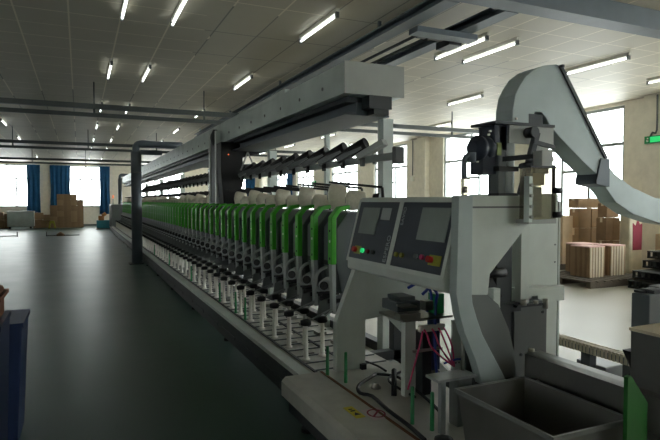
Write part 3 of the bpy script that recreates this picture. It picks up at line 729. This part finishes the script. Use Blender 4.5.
# bin
t = thing('metal_bin', 'open grey sheet metal bin at the front of the machine head', 'bin', (2.05, 2.03, .33))
xa, xb, ya, yb, zt = -.235, .235, -.33, .32, .27
m = MB()
def shell(m, top, bot, z1, z0, th):
    (a, b, c, d), (e, f, g, h_) = top, bot
    O = [(a, c), (b, c), (b, d), (a, d)]; P = [(e, g), (f, g), (f, h_), (e, h_)]
    I = [(a+th, c+th), (b-th, c+th), (b-th, d-th), (a+th, d-th)]; J = [(e+th, g+th), (f-th, g+th), (f-th, h_-th), (e+th, h_-th)]
    vo = [m.bm.verts.new((x, y, z1)) for x, y in O]; vp = [m.bm.verts.new((x, y, z0)) for x, y in P]
    vi = [m.bm.verts.new((x, y, z1)) for x, y in I]; vj = [m.bm.verts.new((x, y, z0+th)) for x, y in J]
    for k in range(4):
        n = (k+1) % 4
        m.bm.faces.new([vo[k], vo[n], vp[n], vp[k]]); m.bm.faces.new([vi[k], vi[n], vj[n], vj[k]]); m.bm.faces.new([vo[k], vo[n], vi[n], vi[k]])
    m.bm.faces.new(vp); m.bm.faces.new(vj)
shell(m, (xa, xb, ya, yb), (xa+.03, xb-.03, ya+.03, yb-.03), zt, 0, .006)
m.build('body', 'stainless', t)
MB().box(xa-.012, xb+.012, ya-.012, ya, zt-.02, zt+.004).box(xa-.012, xb+.012, yb, yb+.012, zt-.02, zt+.004).box(xa-.012, xa, ya, yb, zt-.02, zt+.004).box(xb, xb+.012, ya, yb, zt-.02, zt+.004).build('rim', 'trunk_mid', t, .003)
# trough to the right of bin
t = thing('sheet_trough', 'long stainless trough sloping behind the grey bin', 'trough', (2.47, 2.5, .42))
MB().prism([(-.09, .10), (-.09, .28), (-.03, .285), (.03, .285), (.03, .275), (-.05, .265), (-.06, .10)], 'y', -1.0, -.05).build('side_wall', 'stainless', t)
MB().box(-.15, -.09, -.95, -.15, .1, .115).build('shelf', 'stainless', t)
MB().tube([(-.17, -.30, .12), (-.15, -.25, .16), (-.12, -.2, .15), (-.10, -.16, .15)], .01).build('handle', 'brass', t)
MB().cyl((-.03, -.04, -.09), (-.03, -.04, .3), .018).cyl((-.08, -.7, .02), (-.08, -.7, .14), .02).build('support_rod', 'brass', t)
MB().box(-.085, .0, -.95, -.1, -.09, .1).build('support_panel', 'midgrey', t)

# ribbed conveyor behind
t = thing('ribbed_conveyor', 'beige ribbed chain conveyor running behind the head on small dark legs', 'conveyor', (3.97, 2.55, 0))
m = MB(); k = 0; y = 0
while y < 1.75: m.box(-.05, .05, y, y+.022, .30, .375); y += .036
m.build('ribs', 'belt', t); MB().box(-.045, .045, 0, 1.75, .305, .355).build('belt', 'midgrey', t)
for y in (.35, .75, 1.2): MB().box(-.04, .04, y, y+.09, 0, .30).build('leg', 'dark_steel', t)
MB().box(.03, .25, .65, .95, 0, .2).build('drive_motor', 'midgrey', t, .01)

# neighbouring machine corner at right edge
t = thing('neighbour_machine', 'grey machine corner with green side panel at the right edge', 'machine', (2.58, 1.92, 0))
MB().box(.0, .5, -.10, .0, .1, 1.13).build('dark_hopper', 'unit', t, .006)
MB().box(-.14, .5, -.30, -.105, .0, .97).build('body', 'stainless', t, .006)
MB().box(-.15, .5, -.31, -.102, .97, .985).build('pale_top', 'tape', t)
q = MB()
for k in range(30): fx = .02+random.random()*.42; fy = -.095+random.random()*.06; q.box(fx, fx+.09, fy, fy+.05, 1.13, 1.14+random.random()*.012)
q.build('fluff', 'dark_steel', t)
MB().prism([(-.44, .0), (-.44, .84), (-.42, .845), (-.31, .71), (-.31, .0)], 'y', -.32, -.30).build('green_panel', 'green_dark', t)
MB().prism([(-.06, .84), (.0, .84), (.0, .74)], 'y', -.06, .0).build('black_guard', 'black', t)

# ------------------------------------------------------------------ cartons, pallets, trays on the right
def pallet(x0, x1, y0, y1, label, z0=0):
    t = thing('pallet', label, 'pallet', ((x0+x1)/2, (y0+y1)/2, z0), 'pallets on the right side floor')
    w = (x1-x0)/2; d = (y1-y0)/2
    m = MB(); n = 9
    for k in range(n):
        a = -w+2*w*k/n; m.box(a, a+2*w/n*.72, -d, d, .10, .125)
    m.build('deck_boards', 'wood', t)
    m = MB()
    for y in (-d, -.05, d-.1): m.box(-w, w, y, y+.1, .0, .10)
    m.build('bearers', 'wood', t); return t
def carton(x0, x1, y0, y1, z0, z1, label, cm='carton', grp='cartons on the right side', tape=True, rz=0):
    t = thing('carton', label, 'carton', ((x0+x1)/2, (y0+y1)/2, z0), grp, rz)
    w = (x1-x0)/2; d = (y1-y0)/2; h = z1-z0
    MB().box(-w, w, -d, d, 0, h).build('box', cm, t, .008)
    if tape: MB().box(-w-.003, w+.003, -.03, .03, h*.8, h+.003).box(-.03, .03, -d-.003, d+.003, h-.001, h+.003).build('tape', 'tape', t)
    return t
pallet(8.45, 10.2, 7.1, 8.5, 'flat dark wooden pallet under the pale strapped cartons', 0)
def strapped(x0, x1, y0, y1, label):
    t = thing('strapped_carton', label, 'carton', ((x0+x1)/2, (y0+y1)/2, .125), 'strapped cartons on the pallet')
    w = (x1-x0)/2; d = (y1-y0)/2
    MB().box(-w, w, -d, d, 0, .58).build('box', 'carton', t, .01)
    m = MB()
    for k in range(5):
        a = -w+.02+2*(w-.02)*k/5; m.box(a, a+.04, -d-.012, -d, .0, .58)
    m.build('pale_strip', 'tape', t)
    m = MB()
    for k in range(3):
        a = -d+.05+2*(d-.05)*k/3; m.box(-w-.012, -w, a, a+.05, .0, .58)
    m.build('side_strip', 'carton2', t)
    MB().box(-w, w, -d, d, .58, .60).build('lid', 'pink', t)
    return t
strapped(8.88, 9.3, 7.5, 7.95, 'pale strapped carton with a pinkish top, at the left front of the pallet')
strapped(9.52, 9.95, 7.55, 7.95, 'pale strapped carton with a pinkish top, at the right front of the pallet')
strapped(9.3, 9.8, 8.05, 8.45, 'pale strapped carton at the back of the pallet, behind the front two')
B_ = 9.0
def stackat(px0, px1, Y, z0, z1, label, cm='carton', dep=.5, tape=True):
    def Xof(px):
        u_ = (px-330)/550; return Y*(.4147+.91*u_)/(.91-.4147*u_)
    return carton(Xof(px0), Xof(px1), Y, Y+dep, z0, z1, label, cm, tape=tape)
YC = 9.4
pallet(10.0, 11.95, YC-.05, YC+.75, 'pallet under the tall carton stack by the right wall')
stackat(563, 573, YC, .125, 1.25, 'pale brown carton at the left end of the tall stack', 'carton3', .3)
stackat(579, 591, YC, .125, .95, 'lower left carton of the tall brown stack', 'carton', .3)
stackat(592, 604, YC, .125, .95, 'lower right carton of the tall brown stack', 'carton', .3)
stackat(579, 591, YC, .96, 1.42, 'upper left carton of the tall brown stack', 'carton', .3)
stackat(592, 604, YC, .96, 1.42, 'upper right carton of the tall brown stack', 'carton', .3)
stackat(578.5, 604.5, YC, 1.43, 1.66, 'wide flat carton on top of the tall brown stack', 'carton', .3)
YD = 8.65
pallet(10.15, 11.77, YD-.05, YD+.5, 'pallet under the darker cartons and the wrapped bale')
carton(10.75, 10.97, YD, YD+.26, .125, .70, 'lower left dark carton beside the wrapped bale', 'carton2')
carton(10.98, 11.2, YD, YD+.26, .125, .70, 'lower right dark carton beside the wrapped bale', 'carton2')
carton(10.75, 10.97, YD, YD+.26, .71, 1.22, 'upper left dark carton beside the wrapped bale', 'carton2')
carton(10.98, 11.2, YD, YD+.26, .71, 1.22, 'upper right dark carton beside the wrapped bale', 'carton2')
carton(10.78, 11.17, YD+.01, YD+.25, 1.23, 1.55, 'top dark carton beside the wrapped bale', 'carton2')
carton(11.2, 11.75, 7.3, 7.8, .0, .9, 'pale carton beyond the dark trays at the right edge', 'carton3')
t = thing('wrapped_bale', 'tall bale in cream wrap with a dark red band, on the right', 'bale', (11.15, 8.33, 0))
MB().box(-.22, .22, -.13, .13, 0, 1.36).build('wrap', 'wrap', t, .05)
MB().prism([(-.12, .52), (-.13, 1.12), (-.04, 1.05), (.03, 1.22), (.09, 1.08), (.17, 1.1), (.16, .52)], 'y', -.14, -.13).build('red_band', 'maroon', t)
# dark stacked trays on right
for k, (x, y, z, lb) in enumerate(((9.95, 6.42, 0, 'lowest dark plastic tray of the stack by the right edge'), (10.1, 6.45, .17, 'second lowest dark plastic tray of the stack by the right edge'),
                                (10.45, 6.5, .34, 'third dark plastic tray of the stack by the right edge'), (10.6, 6.52, .51, 'topmost dark plastic tray of the stack by the right edge'))):
    t = thing('plastic_tray', lb, 'tray', (x, y, z), 'dark trays stacked at the right')
    m = MB().box(-.75, .75, -.5, .5, .0, .03).box(-.75, .75, -.5, .5, .12, .14)
    for j in range(16): m.box(-.74+j*.098, -.70+j*.098, -.5, -.46, .03, .12)
    for j in range(10): m.box(-.75, -.71, -.49+j*.105, -.45+j*.105, .03, .12)
    m.box(-.6, .74, -.4, .45, .03, .12)
    m.build('tray_body', 'rack', t)
    q = MB()
    for j in range(14): q.box(-.70+j*.1, -.66+j*.1, -.53, -.5, .08, .17)
    q.build('pegs', 'black', t)
t = thing('plastic_tray', 'near dark tray lying on the floor at the right edge', 'tray', (8.9, 5.6, 0), 'dark trays stacked at the right')
m = MB().box(-.45, .6, -.4, .4, 0, .22)
for j in range(9): m.box(-.43+j*.11, -.38+j*.11, -.4, -.3, .22, .28)
m.build('tray_body', 'rack', t)

# ------------------------------------------------------------------ far left goods
def FX(px, Y):
    u_ = (px-330)/550; return Y*(.4147+.91*u_)/(.91-.4147*u_)
# tall brown carton pile, individual cartons
Yp = 36.6
colsx = [(50, 57), (57, 63.5), (63.5, 71), (71, 77), (77, 83.5)]
tops = [4, 6, 6, 6, 5]
PN = ['leftmost', 'second', 'middle', 'fourth', 'rightmost']
for c, (a, b) in enumerate(colsx):
    for r in range(tops[c]):
        x0, x1 = FX(a, Yp), FX(b, Yp); hh = .335
        o = random.uniform(-.02, .02)
        carton(x0+.001, x1-.001, Yp+o, Yp+.5+o, r*hh, (r+1)*hh-.001, '%s brown carton up in the %s column of the tall pile before the blue curtain' % (['lowest', 'second', 'third', 'fourth', 'fifth', 'sixth'][r], PN[c]),
               random.choice(['carton2', 'carton2', 'carton']), 'cartons of the tall far pile', tape=False)
t = thing('grey_crate', 'long pale grey crate on small wheels by the far window', 'crate', (FX(21, 36.5), 36.5, 0))
MB().box(-.68, .68, -.3, .3, .12, .98).build('crate_body', 'silver', t, .02)
MB().box(-.7, .7, -.32, .32, .98, 1.02).build('crate_lid', 'silver_end', t)
for s in (-.55, .5): MB().cyl((s, -.3, .06), (s, -.2, .06), .06).build('wheel', 'black', t)
for k, (a, b, z0, z1, cm, lb) in enumerate(((33, 42, .0, .5, 'carton2', 'low brown carton right of the grey crate, lower left of four'), (42, 51, .0, .45, 'carton2', 'low brown carton left of the yellow item, lower right of four'),
      (33, 43, .52, .9, 'carton', 'upper left brown carton of the four right of the grey crate'), (43, 50, .47, .78, 'carton', 'upper right brown carton of the four right of the grey crate'),
      (-4, 4, 0, .5, 'carton2', 'brown carton on the floor at the left edge, lower one'), (-4, 3, .51, .95, 'carton', 'brown carton at the left edge, upper one'), (4.2, 9.2, 0, .85, 'carton2', 'upright brown carton just left of the grey crate'))):
    carton(FX(a, 36.8), FX(b, 36.8), 36.8, 37.4, z0, z1, lb, cm, 'low cartons under the far window', tape=False)
t = thing('yellow_stool', 'small yellow item standing at the foot of the tall carton pile', 'stool', (FX(52, 35.9), 35.9, 0))
MB().prism([(-.2, 0), (-.12, .45), (.12, .45), (.2, 0), (.12, 0), (.06, .3), (-.06, .3), (-.12, 0)], 'y', -.12, .12).build('body', 'yellow', t)
t = thing('floor_machine', 'small teal motor unit with orange parts near the far end of the row', 'motor unit', (FX(104, 34.0), 34.0, 0))
MB().box(-.4, .4, -.25, .25, .05, .5).build('base', 'teal', t, .03); MB().box(-.45, .4, -.28, .28, 0, .05).build('foot_plate', 'midgrey', t)
MB().cyl((-.3, 0, .62), (.0, 0, .62), .14).cyl((-.1, 0, .75), (.1, 0, .9), .1).build('motor', 'orange', t)
t = thing('floor_rail', 'thin metal rail with upright end and a dark lump, on the floor before the pile', 'rail', (FX(62, 28), 28, 0))
MB().cyl((-.65, 0, .03), (.7, 0, .03), .02).cyl((-.65, 0, .0), (-.65, 0, .22), .02).build('rail_bar', 'midgrey', t)
t2_ = MB().lathe((-.08, .1, 0), (0, 0, 1), [(0, .2), (.08, .17), (.14, .08), (.18, .02)], 10).build('dark_lump', 'carton2', t)
t = thing('floor_rail', 'thin metal rail with upright end on the floor at the left edge', 'rail', (FX(4, 28.4), 28.4, 0))
MB().cyl((-.5, 0, .03), (.5, 0, .03), .02).cyl((.5, 0, .0), (.5, 0, .22), .02).build('rail_bar', 'midgrey', t)

# blue bins near left edge
t = thing('blue_bin', 'tall blue bin at the left edge, partly behind the darker bin', 'bin', (-.765, 4.0, 0))
MB().prism([(-.38, 0), (-.42, .8), (.42, .8), (.38, 0)], 'y', 0, .5).build('body', 'blue_bin2', t, .01)
MB().box(-.43, .43, -.01, .51, .79, .82).build('rim', 'blue_bin2', t)
t = thing('blue_bin', 'darker navy bin at the left edge with a brown carton on top', 'bin', (-.745, 3.2, 0))
MB().prism([(-.34, 0), (-.37, .94), (.37, .94), (.34, 0)], 'y', 0, .45).build('body', 'blue_bin', t, .01)
MB().box(-.375, .375, -.005, .455, .94, .965).build('rim', 'blue_bin', t)
t = thing('brown_carton', 'reddish brown carton resting on the darker navy bin', 'carton', (-.66, 3.4, .965))
MB().box(-.26, .27, -.16, .16, 0, .17).build('box', 'brown', t, .02)
MB().box(-.28, .29, -.18, .18, .12, .14).build('lid_band', 'brown', t)

# ------------------------------------------------------------------ light, world, camera
w = bpy.data.worlds.new('World'); SC.world = w; w.use_nodes = True
bgn = w.node_tree.nodes['Background']; bgn.inputs[0].default_value = (.97, 1.0, 1.0, 1); bgn.inputs[1].default_value = 9.0
cam_d = bpy.data.cameras.new('camera'); cam = bpy.data.objects.new('camera', cam_d); COL.objects.link(cam); SC.camera = cam
cam_d.sensor_width = 36; cam_d.lens = 36*550/660; cam_d.clip_end = 200; cam_d.clip_start = .05
cam.location = (0, 0, 1.6); cam.rotation_euler = (PI/2-math.atan(19/550), 0, -math.radians(24.5))
SC.view_settings.view_transform = 'Standard'; SC.view_settings.look = 'None'; SC.view_settings.gamma = 1; SC.view_settings.exposure = .12
SC.view_settings.use_curve_mapping = False
SC.cycles.use_denoising = True
SC.cycles.max_bounces = 8; SC.cycles.diffuse_bounces = 5; SC.cycles.transparent_max_bounces = 12
SC.cycles.sample_clamp_indirect = 6
